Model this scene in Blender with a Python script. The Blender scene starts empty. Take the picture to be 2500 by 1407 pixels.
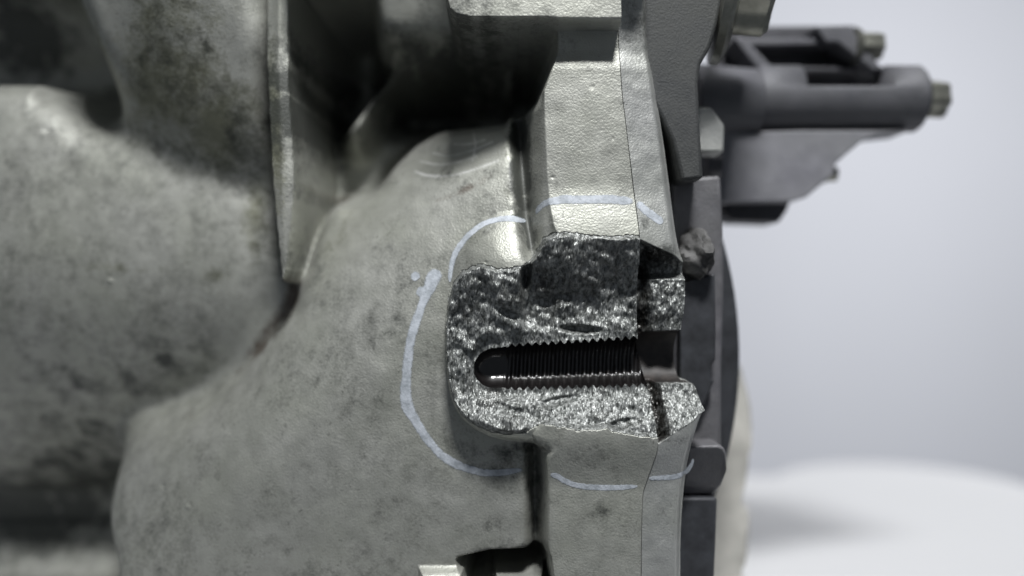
import bpy, bmesh, math
import numpy as np
from mathutils import Vector, Matrix

# ------------------------------------------------------------------ scale
# All layout numbers are sixteenths of a millimetre on the casing's front
# plane (h = 0); h grows out of the casing towards the viewer.
U = 1.0 / 16000.0
D = 2083.0          # lens to front plane
ZC = 1100.0         # lens height above the table top
CX, CY = 1250.0, 703.0
rad = math.radians

scene = bpy.context.scene

# ------------------------------------------------------------------ camera
cam_d = bpy.data.cameras.new("camera")
cam_d.lens = 30.0
cam_d.sensor_width = 36.0
cam_d.clip_start = 0.004
cam_d.clip_end = 50.0
cam_d.dof.use_dof = True
cam_d.dof.focus_distance = (D + 10) * U
cam_d.dof.aperture_fstop = 5.0
cam = bpy.data.objects.new("camera", cam_d)
cam.location = (0, -D * U, ZC * U)
cam.rotation_euler = (rad(90), 0, 0)
scene.collection.objects.link(cam)
scene.camera = cam

# ------------------------------------------------------------------ world (dim room light)
world = bpy.data.worlds.new("World")
scene.world = world
world.use_nodes = True
bg = world.node_tree.nodes["Background"]
bg.inputs[0].default_value = (0.80, 0.88, 1.0, 1)
bg.inputs[1].default_value = 0.15

# ------------------------------------------------------------------ lamps
def area(name, loc, target, size, energy, color, size_y=None):
    l = bpy.data.lights.new(name, 'AREA')
    l.energy = energy
    l.color = color
    l.size = size
    if size_y:
        l.shape = 'RECTANGLE'
        l.size_y = size_y
    o = bpy.data.objects.new(name, l)
    o.location = loc
    d = Vector(target) - Vector(loc)
    o.rotation_euler = d.to_track_quat('-Z', 'Y').to_euler()
    scene.collection.objects.link(o)
    return o

key = area("key_lamp", (0.03, -0.175, 0.38), (-0.005, 0, 0.085), 0.075, 0.84, (0.99, 0.995, 1.0), 0.045)
key.data.spread = rad(110)
wl = area("wall_fill", (0.52, 0.22, 0.60), (0.56, 1.2, -0.22), 0.4, 7.1, (0.98, 0.985, 1.0))  # unseen fill added to brighten the backdrop
wl.data.spread = rad(150)

cl = area("table_fill", (0.34, 0.16, 0.85), (0.30, 0.12, 0.0), 0.4, 0.4, (1.0, 1.0, 1.0))  # unseen fill added to brighten the table top
cl.data.spread = rad(70)

vs = scene.view_settings
vs.view_transform = 'Standard'
vs.look = 'None'
vs.exposure = 0.0
vs.gamma = 1.0

# ================================================================== helpers
def Wx(px, h): return CX + (px - CX) * (D - h) / D
def Wy(py, h): return CY + (py - CY) * (D - h) / D
def P3(px, py, h):
    return Vector(((Wx(px, h) - CX) * U, -h * U, (CY - Wy(py, h) + ZC) * U))
def to_world(X, Y, h):
    return np.stack([(X - CX) * U, -h * U, (CY - Y + ZC) * U], -1)

def sm(t):
    t = np.clip(t, 0, 1)
    return t * t * (3 - 2 * t)

def rnd(t):           # quarter-round profile
    t = np.clip(t, 0, 1)
    return np.sqrt(np.clip(1 - (1 - t) ** 2, 0, 1))

def spline(pts, n=6, closed=False):
    p = np.array(pts, float)
    out = []
    m = len(p)
    rng = m if closed else m - 1
    for i in range(rng):
        if closed:
            a, b, c, d = p[(i - 1) % m], p[i], p[(i + 1) % m], p[(i + 2) % m]
        else:
            a, b, c, d = p[max(i - 1, 0)], p[i], p[i + 1], p[min(i + 2, m - 1)]
        for k in range(n):
            t = k / n
            out.append(0.5 * ((2 * b) + (c - a) * t + (2 * a - 5 * b + 4 * c - d) * t * t + (3 * b - a - 3 * c + d) * t ** 3))
    if not closed:
        out.append(p[-1])
    return np.array(out)

def wpoly(pts, h):
    p = np.array(pts, float)
    return np.stack([Wx(p[:, 0], h), Wy(p[:, 1], h)], -1)

def sdf(poly, X, Y, margin=200.0):
    """signed distance to a polygon, positive inside, clipped to -margin far away"""
    out = np.full(X.shape, -margin)
    lo = poly.min(0) - margin
    hi = poly.max(0) + margin
    m = (X > lo[0]) & (X < hi[0]) & (Y > lo[1]) & (Y < hi[1])
    x = X[m]; y = Y[m]
    if x.size == 0:
        return out
    d2 = np.full(x.shape, 1e18)
    ins = np.zeros(x.shape, bool)
    n = len(poly)
    for i in range(n):
        ax, ay = poly[i]; bx, by = poly[(i + 1) % n]
        ex, ey = bx - ax, by - ay
        l2 = ex * ex + ey * ey
        if l2 < 1e-9:
            continue
        wx = x - ax; wy = y - ay
        t = np.clip((wx * ex + wy * ey) / l2, 0, 1)
        dx = wx - t * ex; dy = wy - t * ey
        d2 = np.minimum(d2, dx * dx + dy * dy)
        if ay != by:
            c = ((ay > y) != (by > y)) & (x < ex * (y - ay) / (by - ay) + ax)
            ins ^= c
    d = np.sqrt(d2)
    out[m] = np.maximum(np.where(ins, d, -d), -margin)
    return out

def pdist(line, X, Y, margin=200.0):
    out = np.full(X.shape, margin)
    lo = line.min(0) - margin; hi = line.max(0) + margin
    m = (X > lo[0]) & (X < hi[0]) & (Y > lo[1]) & (Y < hi[1])
    x = X[m]; y = Y[m]
    d2 = np.full(x.shape, margin ** 2)
    for i in range(len(line) - 1):
        ax, ay = line[i]; bx, by = line[i + 1]
        ex, ey = bx - ax, by - ay
        l2 = max(ex * ex + ey * ey, 1e-9)
        t = np.clip(((x - ax) * ex + (y - ay) * ey) / l2, 0, 1)
        d2 = np.minimum(d2, (x - ax - t * ex) ** 2 + (y - ay - t * ey) ** 2)
    out[m] = np.sqrt(d2)
    return out

def vnoise(x, y, seed):
    """value noise -1..1"""
    xi = np.floor(x).astype(np.int64); yi = np.floor(y).astype(np.int64)
    fx = x - xi; fy = y - yi
    fx = fx * fx * (3 - 2 * fx); fy = fy * fy * (3 - 2 * fy)
    def hsh(a, b):
        v = (a * 374761393 + b * 668265263 + seed * 974634541) & 0x7fffffff
        v = ((v ^ (v >> 13)) * 1274126177) & 0x7fffffff
        return ((v ^ (v >> 16)) & 0xffff) / 32767.5 - 1.0
    a = hsh(xi, yi); b = hsh(xi + 1, yi); c = hsh(xi, yi + 1); d = hsh(xi + 1, yi + 1)
    return (a * (1 - fx) + b * fx) * (1 - fy) + (c * (1 - fx) + d * fx) * fy

def fbm(X, Y, size, seed, oct=3):
    s = 0; a = 1.0; t = 0
    for o in range(oct):
        s = s + a * vnoise(X / size + 13.7 * o, Y / size - 7.1 * o, seed + o * 17)
        t += a; a *= 0.5; size *= 0.5
    return s / t

# ------------------------------------------------------------------ object helpers
def link(o, parent=None):
    scene.collection.objects.link(o)
    if parent is not None:
        o.parent = parent
    return o

def thing(name, label, cat, loc=(0, 0, 0)):
    o = bpy.data.objects.new(name, None)
    o.empty_display_size = 0.02
    o.location = loc
    o["label"] = label
    o["category"] = cat
    return link(o)

def mesh_np(name, co, quads, mat, parent, normals=None, attrs=None, smooth=True, tris=None):
    me = bpy.data.meshes.new(name)
    nv = len(co); nq = len(quads)
    me.vertices.add(nv)
    me.vertices.foreach_set("co", co.astype(np.float32).ravel())
    me.loops.add(nq * 4)
    me.loops.foreach_set("vertex_index", quads.astype(np.int32).ravel())
    me.polygons.add(nq)
    me.polygons.foreach_set("loop_start", np.arange(0, nq * 4, 4, dtype=np.int32))
    me.polygons.foreach_set("use_smooth", np.full(nq, smooth, dtype=bool))
    me.update(calc_edges=True)
    if attrs:
        for k, v in attrs.items():
            a = me.attributes.new(k, 'FLOAT_COLOR', 'POINT')
            a.data.foreach_set("color", v.astype(np.float32).ravel())
    if normals is not None:
        me.normals_split_custom_set_from_vertices([tuple(n) for n in normals.tolist()])
    me.materials.append(mat)
    o = bpy.data.objects.new(name, me)
    return link(o, parent)

def submesh(name, co, quads, sel, mat, parent, normals=None, attrs=None):
    q = quads[sel]
    used, inv = np.unique(q.ravel(), return_inverse=True)
    return mesh_np(name, co[used], inv.reshape(-1, 4), mat, parent,
                   None if normals is None else normals[used],
                   None if attrs is None else {k: v[used] for k, v in attrs.items()})

def grid_quads(nr, nc):
    i = np.arange(nr * nc).reshape(nr, nc)
    # rows run down (Y grows), columns run right; this order faces the viewer
    return np.stack([i[:-1, :-1], i[1:, :-1], i[1:, 1:], i[:-1, 1:]], -1).reshape(-1, 4)

def grid_normals(co, nr, nc):
    g = co.reshape(nr, nc, 3)
    du = np.gradient(g, axis=1); dv = np.gradient(g, axis=0)
    n = np.cross(dv, du)
    n /= np.maximum(np.linalg.norm(n, axis=-1, keepdims=True), 1e-20)
    if n[nr // 2, nc // 2, 1] > 0:
        n = -n
    return n.reshape(-1, 3)

def bm_obj(name, bm, mat, parent, smooth=True, bevel=None, segs=3, angle=40):
    me = bpy.data.meshes.new(name)
    bmesh.ops.recalc_face_normals(bm, faces=bm.faces)
    bm.to_mesh(me); bm.free()
    me.materials.append(mat)
    for p in me.polygons:
        p.use_smooth = smooth
    o = bpy.data.objects.new(name, me)
    link(o, parent)
    if bevel:
        b = o.modifiers.new("bevel", 'BEVEL')
        b.width = bevel * U; b.segments = segs; b.limit_method = 'ANGLE'; b.angle_limit = rad(25)
        b.harden_normals = False
    if smooth:
        try:
            me.set_sharp_from_angle(angle=rad(angle))
        except Exception:
            pass
    return o

def prism(name, pts, h, depth, mat, parent, bevel=8, segs=3, back_scale=1.0, tilt=None):
    """outline at its own distance h, extruded straight back by depth (world units of U)"""
    bm = bmesh.new()
    w = wpoly(pts, h)
    f = []; b = []
    for X, Y in w:
        hh = h + (tilt(X, Y) if tilt else 0)
        f.append(bm.verts.new(((X - CX) * U, -hh * U, (CY - Y + ZC) * U)))
        b.append(bm.verts.new(((X - CX) * U, -(h - depth) * U, (CY - Y + ZC) * U)))
    bm.faces.new(f); bm.faces.new(b[::-1])
    n = len(f)
    for i in range(n):
        bm.faces.new([f[i], b[i], b[(i + 1) % n], f[(i + 1) % n]])
    return bm_obj(name, bm, mat, parent, True, bevel, segs)

def lathe_x(name, prof, centre, mat, parent, axis=(1, 0, 0), n=48, bevel=None):
    """profile [(along, radius)] turned about an axis through centre (Vector, metres)"""
    bm = bmesh.new()
    ax = Vector(axis).normalized()
    q = Vector((1, 0, 0)).rotation_difference(ax)
    rings = []
    for a, r in prof:
        ring = []
        for k in range(n):
            t = 2 * math.pi * k / n
            v = Vector((a * U, r * U * math.cos(t), r * U * math.sin(t)))
            ring.append(bm.verts.new(centre + q @ v))
        rings.append(ring)
    for i in range(len(rings) - 1):
        for k in range(n):
            bm.faces.new([rings[i][k], rings[i][(k + 1) % n], rings[i + 1][(k + 1) % n], rings[i + 1][k]])
    bm.faces.new(rings[0][::-1]); bm.faces.new(rings[-1])
    return bm_obj(name, bm, mat, parent, True, bevel, angle=35)

def hexhead(name, centre, axis, r, length, mat, parent, rot=0.0, bevel=5):
    """external six-lobe bolt head"""
    bm = bmesh.new()
    ax = Vector(axis).normalized()
    q = Vector((1, 0, 0)).rotation_difference(ax)
    prof = [(0, r), (length * .85, r), (length, r * .88)]
    rings = []
    M = 48
    for a, rr in prof:
        ring = []
        for k in range(M):
            t = 2 * math.pi * k / M
            lobe = 1 - 0.17 * (0.5 - 0.5 * math.cos(6 * t)) ** 0.8
            ring.append(bm.verts.new(centre + q @ Vector((a * U, rr * lobe * U * math.cos(rot + t), rr * lobe * U * math.sin(rot + t)))))
        rings.append(ring)
    for i in range(2):
        for k in range(M):
            bm.faces.new([rings[i][k], rings[i][(k + 1) % M], rings[i + 1][(k + 1) % M], rings[i + 1][k]])
    bm.faces.new(rings[0][::-1]); bm.faces.new(rings[-1])
    return bm_obj(name, bm, mat, parent, True, None)

# ================================================================== materials
def nodes_of(name):
    m = bpy.data.materials.new(name)
    m.use_nodes = True
    nt = m.node_tree
    return m, nt, nt.nodes["Principled BSDF"]

def N(nt, typ, **kw):
    n = nt.nodes.new(typ)
    for k, v in kw.items():
        setattr(n, k, v)
    return n

def noise(nt, vec, scale, detail=3, rough=0.55, w=None):
    n = N(nt, 'ShaderNodeTexNoise')
    n.inputs['Scale'].default_value = scale
    n.inputs['Detail'].default_value = detail
    n.inputs['Roughness'].default_value = rough
    nt.links.new(vec, n.inputs['Vector'])
    return n.outputs['Fac']

def ramp(nt, fac, a, b, ca=(0, 0, 0, 1), cb=(1, 1, 1, 1)):
    r = N(nt, 'ShaderNodeValToRGB')
    r.color_ramp.elements[0].position = a; r.color_ramp.elements[0].color = ca
    r.color_ramp.elements[1].position = b; r.color_ramp.elements[1].color = cb
    nt.links.new(fac, r.inputs[0])
    return r.outputs[0]

def mixc(nt, fac, a, b, mode='MIX'):
    m = N(nt, 'ShaderNodeMix', data_type='RGBA', blend_type=mode)
    for i, v in ((6, a), (7, b)):
        if isinstance(v, tuple):
            m.inputs[i].default_value = v if len(v) == 4 else v + (1,)
        else:
            nt.links.new(v, m.inputs[i])
    if isinstance(fac, (int, float)):
        m.inputs[0].default_value = fac
    else:
        nt.links.new(fac, m.inputs[0])
    return m.outputs[2]

def math_(nt, op, a, b=None):
    m = N(nt, 'ShaderNodeMath', operation=op)
    for i, v in enumerate((a, b)):
        if v is None: continue
        if isinstance(v, (int, float)): m.inputs[i].default_value = v
        else: nt.links.new(v, m.inputs[i])
    return m.outputs[0]

def bump(nt, height, dist, strength=1.0, normal=None):
    b = N(nt, 'ShaderNodeBump')
    b.inputs['Strength'].default_value = strength
    b.inputs['Distance'].default_value = dist
    nt.links.new(height, b.inputs['Height'])
    if normal is not None:
        nt.links.new(normal, b.inputs['Normal'])
    return b.outputs[0]

def cast_metal(name, light, dark, metallic=0.55, rough=(0.45, 0.60), grain=3100, grain_d=7.5e-5, stain_shade=False, speck=0.5):
    m, nt, p = nodes_of(name)
    tc = N(nt, 'ShaderNodeTexCoord').outputs['Object']
    big = noise(nt, tc, 75, 4, 0.6)
    mid = noise(nt, tc, 330, 5, 0.65)
    fine = noise(nt, tc, 1900, 2, 0.6)
    blot = ramp(nt, mid, 0.25, 0.75)
    col = mixc(nt, blot, dark + (1,), light + (1,))
    bigr = ramp(nt, big, 0.35, 0.65)
    col = mixc(nt, math_(nt, 'MULTIPLY', bigr, 0.45), col, tuple(c * 0.72 for c in (light[0], light[1] * 1.03, light[2] * 0.93)) + (1,))
    # small dark pores
    sp = ramp(nt, fine, 0.60, 0.72)
    spm = math_(nt, 'MULTIPLY', sp, math_(nt, 'MULTIPLY', ramp(nt, noise(nt, tc, 160, 3), 0.45, 0.62), speck))
    col = mixc(nt, spm, col, (0.035, 0.036, 0.033, 1))
    rg = N(nt, 'ShaderNodeMapRange')
    nt.links.new(mid, rg.inputs[0])
    rg.inputs[1].default_value = 0.3; rg.inputs[2].default_value = 0.7
    rg.inputs[3].default_value = rough[0]; rg.inputs[4].default_value = rough[1]
    met = None
    if stain_shade:
        at = N(nt, 'ShaderNodeAttribute', attribute_name='stain_shade')
        sep = N(nt, 'ShaderNodeSeparateColor')
        nt.links.new(at.outputs['Color'], sep.inputs[0])
        brk = math_(nt, 'ADD', math_(nt, 'MULTIPLY', noise(nt, tc, 420, 4, 0.7), 0.6), math_(nt, 'MULTIPLY', noise(nt, tc, 2200, 3, 0.7), 0.4))
        def broken(ch):
            return ramp(nt, math_(nt, 'ADD', math_(nt, 'MULTIPLY', ch, 1.15), math_(nt, 'MULTIPLY', math_(nt, 'SUBTRACT', brk, 0.5), math_(nt, 'MULTIPLY', math_(nt, 'MINIMUM', math_(nt, 'MULTIPLY', ch, 4.0), 1.0), 2.6))), 0.25, 0.95)
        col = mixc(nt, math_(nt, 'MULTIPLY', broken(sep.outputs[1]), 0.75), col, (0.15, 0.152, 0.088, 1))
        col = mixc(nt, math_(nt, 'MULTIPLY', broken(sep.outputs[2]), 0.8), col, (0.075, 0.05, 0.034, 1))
        col = mixc(nt, math_(nt, 'SUBTRACT', 1.0, at.outputs['Alpha']), col, (0.75, 0.75, 0.73, 1))
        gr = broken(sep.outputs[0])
        col = mixc(nt, math_(nt, 'MULTIPLY', gr, 0.88), col, (0.022, 0.025, 0.022, 1))  # grime and painted shade share this dark colour
        met = math_(nt, 'SUBTRACT', metallic, math_(nt, 'MULTIPLY', gr, metallic * 0.8))
    nt.links.new(col, p.inputs['Base Color'])
    p.inputs['Metallic'].default_value = metallic
    if met is not None:
        nt.links.new(met, p.inputs['Metallic'])
    nt.links.new(rg.outputs[0], p.inputs['Roughness'])
    g1 = noise(nt, tc, grain, 2, 0.5)
    g2 = noise(nt, tc, grain * 0.28, 3, 0.5)
    gsum = math_(nt, 'ADD', g1, math_(nt, 'MULTIPLY', g2, 0.3))
    nt.links.new(bump(nt, gsum, grain_d, 1.0), p.inputs['Normal'])
    return m

def fracture_metal(name):
    m, nt, p = nodes_of(name)
    tc = N(nt, 'ShaderNodeTexCoord').outputs['Object']
    mp = N(nt, 'ShaderNodeMapping')
    mp.inputs['Scale'].default_value = (1.15, 1.0, 0.5)
    mp.inputs['Rotation'].default_value = (0, rad(14), 0)
    nt.links.new(tc, mp.inputs['Vector'])
    v = mp.outputs[0]
    at = N(nt, 'ShaderNodeAttribute', attribute_name='stain_shade')
    sep = N(nt, 'ShaderNodeSeparateColor')
    nt.links.new(at.outputs['Color'], sep.inputs[0])
    vo = N(nt, 'ShaderNodeTexVoronoi', feature='F1')
    vo.inputs['Scale'].default_value = 6200
    nt.links.new(v, vo.inputs['Vector'])
    # every crystal facet leans its own way
    geo = N(nt, 'ShaderNodeNewGeometry')
    off = N(nt, 'ShaderNodeVectorMath', operation='SUBTRACT')
    nt.links.new(vo.outputs['Color'], off.inputs[0]); off.inputs[1].default_value = (0.5, 0.5, 0.5)
    scl = N(nt, 'ShaderNodeVectorMath', operation='SCALE')
    nt.links.new(off.outputs[0], scl.inputs[0]); scl.inputs['Scale'].default_value = 0.7
    add = N(nt, 'ShaderNodeVectorMath', operation='ADD')
    nt.links.new(geo.outputs['Normal'], add.inputs[0]); nt.links.new(scl.outputs[0], add.inputs[1])
    nrm = N(nt, 'ShaderNodeVectorMath', operation='NORMALIZE')
    nt.links.new(add.outputs[0], nrm.inputs[0])
    n1 = noise(nt, v, 1700, 3, 0.6)
    nt.links.new(bump(nt, n1, 9e-5, 1.0, nrm.outputs[0]), p.inputs['Normal'])
    c = noise(nt, v, 1500, 4, 0.7)
    col = mixc(nt, ramp(nt, c, 0.38, 0.62), (0.065, 0.07, 0.065, 1), (0.32, 0.33, 0.32, 1))
    brk = noise(nt, tc, 900, 3, 0.7)
    oil = ramp(nt, math_(nt, 'ADD', sep.outputs[0], math_(nt, 'MULTIPLY', math_(nt, 'SUBTRACT', brk, 0.5), math_(nt, 'MULTIPLY', sep.outputs[0], 2.2))), 0.1, 0.85)
    col = mixc(nt, math_(nt, 'MULTIPLY', oil, 0.93), col, (0.016, 0.014, 0.012, 1))
    nt.links.new(col, p.inputs['Base Color'])
    p.inputs['Metallic'].default_value = 0.5
    rr = math_(nt, 'SUBTRACT', 0.48, math_(nt, 'MULTIPLY', oil, 0.16))
    nt.links.new(rr, p.inputs['Roughness'])
    return m

def plain(name, col, rough=0.5, metallic=0.0, var=0.25, scale=200, bd=0.0, bscale=900):
    m, nt, p = nodes_of(name)
    tc = N(nt, 'ShaderNodeTexCoord').outputs['Object']
    n = noise(nt, tc, scale, 4, 0.6)
    a = tuple(c * (1 - var) for c in col) + (1,); b = tuple(min(c * (1 + var), 1) for c in col) + (1,)
    nt.links.new(mixc(nt, ramp(nt, n, 0.3, 0.7), a, b), p.inputs['Base Color'])
    p.inputs['Roughness'].default_value = rough
    p.inputs['Metallic'].default_value = metallic
    if bd:
        nt.links.new(bump(nt, noise(nt, tc, bscale, 3), bd), p.inputs['Normal'])
    return m

M_cast = cast_metal("cast_aluminium", (0.415, 0.418, 0.385), (0.315, 0.318, 0.288), stain_shade=True)
M_cover = cast_metal("cover_aluminium", (0.42, 0.425, 0.41), (0.33, 0.335, 0.325), stain_shade=True)
M_frac = fracture_metal("broken_aluminium")
M_hole = plain("oily_bore", (0.007, 0.006, 0.006), 0.4, 0.0, 0.5, 700)
_p = M_hole.node_tree.nodes["Principled BSDF"]
_p.inputs['Coat Weight'].default_value = 1.0
_p.inputs['Coat Roughness'].default_value = 0.1
_p.inputs['Specular IOR Level'].default_value = 0.2
M_mark = None
M_dark = plain("dark_grimy_iron", (0.035, 0.037, 0.042), 0.55, 0.3, 0.45, 260, 4e-5, 700)
M_plate = cast_metal("grey_plate", (0.15, 0.147, 0.158), (0.075, 0.074, 0.082), 0.2, stain_shade=False)
M_pump = cast_metal("pump_aluminium", (0.12, 0.12, 0.134), (0.065, 0.066, 0.076), 0.3, (0.55, 0.7), stain_shade=False)
M_web = cast_metal("pump_web", (0.23, 0.23, 0.25), (0.15, 0.15, 0.168), 0.3, (0.55, 0.7), stain_shade=False)
M_pump_dark = plain("pump_dark", (0.05, 0.05, 0.056), 0.55, 0.3, 0.35, 150)
M_bolt = plain("zinc_bolt", (0.24, 0.24, 0.205), 0.35, 0.8, 0.35, 250)
M_beige = plain("beige_rough", (0.43, 0.42, 0.385), 0.85, 0.0, 0.25, 120, 3e-4, 160)
M_white = plain("white_table", (0.57, 0.572, 0.58), 0.55, 0.0, 0.02, 8)
M_wall = plain("backdrop_paint", (0.74, 0.75, 0.79), 0.9, 0.0, 0.015, 3)

def marker_paint():
    """thin streaky paint: where it is worn the metal shows through"""
    m, nt, p = nodes_of("marker_paint")
    tc = N(nt, 'ShaderNodeTexCoord').outputs['Object']
    n = noise(nt, tc, 650, 4, 0.7)
    col = mixc(nt, ramp(nt, n, 0.36, 0.6), (0.27, 0.295, 0.32, 1), (0.43, 0.46, 0.50, 1))
    nt.links.new(col, p.inputs['Base Color'])
    p.inputs['Roughness'].default_value = 0.7
    nt.links.new(bump(nt, noise(nt, tc, 2400, 2), 6.5e-5), p.inputs['Normal'])
    at = N(nt, 'ShaderNodeAttribute', attribute_name='cover')
    sep = N(nt, 'ShaderNodeSeparateColor')
    nt.links.new(at.outputs['Color'], sep.inputs[0])
    f = noise(nt, tc, 2000, 4, 0.7)
    a = math_(nt, 'ADD', sep.outputs[0], math_(nt, 'MULTIPLY', math_(nt, 'SUBTRACT', f, 0.5), 1.5))
    al = ramp(nt, a, 0.10, 0.66, (0, 0, 0, 1), (1, 1, 1, 1))
    nt.links.new(al, p.inputs['Alpha'])
    return m
M_mark = marker_paint()

# ================================================================== the setting
def make_wall():
    bm = bmesh.new()
    y = 1.2
    # a backdrop sheet with thickness, standing far behind the table
    bmesh.ops.create_cube(bm, size=1.0)
    bmesh.ops.scale(bm, vec=(3.2, 0.02, 2.4), verts=bm.verts)
    bmesh.ops.translate(bm, vec=(0.3, y, 0.3), verts=bm.verts)
    o = bm_obj("wall", bm, M_wall, None, False)
    o["kind"] = "structure"
make_wall()

def make_table():
    # far rim fitted to a circle; top at z = 0
    e = [(1851, 1164), (1961, 1148), (2090, 1135), (2200, 1130), (2309, 1138), (2406, 1158), (2500, 1183)]
    A = []; B = []
    for px, py in e:
        d = ZC / ((py - CY) / D)
        x = (px - CX) * d / D
        y = d - D
        A.append([2 * x, 2 * y, 1]); B.append(x * x + y * y)
    s, *_ = np.linalg.lstsq(np.array(A), np.array(B), rcond=None)
    cx, cy = s[0], s[1]
    r = math.sqrt(s[2] + cx * cx + cy * cy)
    print("table circle", cx, cy, r)
    t = thing("white_table", "white table top with curved far edge, below and behind the gearbox at lower right", "table", (0, 0, 0))
    return t, (cx, cy, r)

table, tc_ = make_table()
def table_mesh():
    cx, cy, r = tc_
    # rounded corner at the far right, running on under the gearbox
    bm = bmesh.new()
    pts = []
    # arc seen in the photograph
    for k in range(0, 49):
        a = rad(150) - rad(150) * k / 48 + rad(0)
        pts.append((cx + r * math.cos(a), cy + r * math.sin(a)))
    pts += [(cx + r, -160), (-2600, -160), (-2600, pts[0][1])]
    f = [bm.verts.new((x * U, y * U, 0)) for x, y in pts]
    b = [bm.verts.new((x * U, y * U, -0.012)) for x, y in pts]
    bm.faces.new(f[::-1]); bm.faces.new(b)
    n = len(f)
    for i in range(n):
        bm.faces.new([f[i], f[(i + 1) % n], b[(i + 1) % n], b[i]])
    bm_obj("table_top", bm, M_white, table, True, 30, 3, 30)
table_mesh()

# ================================================================== gearbox
gearbox = thing("gearbox", "grey cast aluminium gearbox case with a broken bolt boss circled in pale marker", "gearbox")

# ---- seam between casing and cover
SEAM = spline([(1506, -400), (1508, -80), (1510, 40), (1517, 200), (1528, 300), (1540, 400), (1551, 500), (1558, 580), (1561, 700), (1564, 830),
               (1577, 890), (1588, 945), (1597, 1010), (1603, 1085), (1594, 1130), (1579, 1180), (1569, 1230), (1566, 1400), (1565, 1600), (1564, 1900)], 5)
def seam_x(Y):
    return np.interp(Y, SEAM[:, 1], SEAM[:, 0])

FRAC = np.array([(1090, 730), (1100, 690), (1120, 665), (1150, 648), (1185, 645), (1215, 655), (1245, 657), (1275, 648), (1292, 636), (1312, 610),
                 (1330, 583), (1350, 573), (1400, 570), (1440, 573), (1500, 578), (1558, 575), (1700, 575), (1700, 1068), (1560, 1065), (1520, 1054), (1490, 1047),
                 (1480, 1038), (1430, 1047), (1400, 1046), (1370, 1040), (1350, 1033), (1320, 1036), (1295, 1048), (1270, 1057), (1230, 1058), (1200, 1054),
                 (1165, 1045), (1130, 1018), (1105, 975), (1092, 920), (1087, 850), (1087, 780)], float)

def frac_sdf(X, Y):
    s = sdf(FRAC, X, Y, 60)
    return s + (3.2 * fbm(X, Y, 26, 301, 2) + 1.6 * fbm(X, Y, 8, 302, 1)) * (np.abs(s) < 40)
A_POLY = wpoly([(-600, 198), (120, 198), (190, 215), (250, 280), (340, 335), (450, 400), (560, 440), (660, 475), (760, 480), (760, 1360), (-600, 1360)], -500)
RIBLINE = spline(wpoly([(190, -260), (212, -120), (226, -20), (243, 60), (268, 130), (296, 195)], -330), 4)
WALLTOP = wpoly([(590, -300), (716, -300), (714, 110), (690, 140), (652, 130), (636, 90), (600, 20)], -170)
RIB2 = wpoly([(640, -60), (704, -60), (710, 200), (718, 320), (724, 440), (712, 560), (698, 660), (688, 690), (678, 690), (672, 620), (664, 520), (656, 400), (648, 250), (641, 120)], -130)
PATCH = wpoly([(868, -300), (1290, -300), (1290, 132), (960, 134), (905, 126), (872, 90)], -270)
RIDGE = spline(wpoly([(830, 310), (868, 240), (915, 182), (960, 160), (1100, 153), (1240, 160)], -330), 5)
F_POLY = wpoly([(1262, 258), (1060, 266), (985, 305), (925, 365), (878, 432), (830, 455), (780, 452), (738, 500), (700, 590), (664, 690), (668, 745), (600, 830),
                (540, 915), (450, 985), (330, 1030), (215, 1060), (165, 1105), (146, 1160), (132, 1220), (124, 1290), (138, 1350), (190, 1440), (240, 2200), (1360, 2200), (1360, 258)], -190)
CREASE = spline(wpoly([(690, 690), (680, 745), (615, 835), (540, 920), (470, 990), (400, 1040)], -190), 5)
G_POLY = spline([(1094, 700), (1102, 630), (1120, 580), (1160, 535), (1215, 512), (1290, 505), (1400, 505), (1500, 600), (1500, 1000), (1400, 1098), (1290, 1090), (1200, 1076), (1136, 1040), (1100, 985), (1085, 900), (1084, 790)], 4, True)
H_POLY = np.array([(1314, -500), (1310, 40), (1312, 110), (1292, 165), (1276, 210), (1279, 300), (1284, 420), (1290, 500), (1300, 560), (1330, 640), (1345, 760), (1345, 1000), (1300, 1060),
                   (1306, 1088), (1322, 1110), (1328, 1200), (1326, 1330), (1340, 1420), (1345, 2200), (1900, 2200), (1900, -500)], float)
REC_B = wpoly([(1130, 1336), (1200, 1318), (1328, 1310), (1340, 1402), (1230, 1400), (1185, 1385), (1150, 1400)], -200)
LEDGE = wpoly([(1014, 1390), (1142, 1386), (1148, 1600), (1010, 1600)], -60)
LEDGE2 = wpoly([(1195, 1398), (1340, 1396), (1340, 1600), (1195, 1600)], -70)
LIP = spline([(1082, -500), (1084, 8), (1095, 42), (1115, 60), (1153, 67), (1508, 69), (1700, 69), (1700, -500)], 1)
STRIP = np.array([(-900, 1672), (200, 1678), (240, 1900), (-900, 1900)], float)

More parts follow.
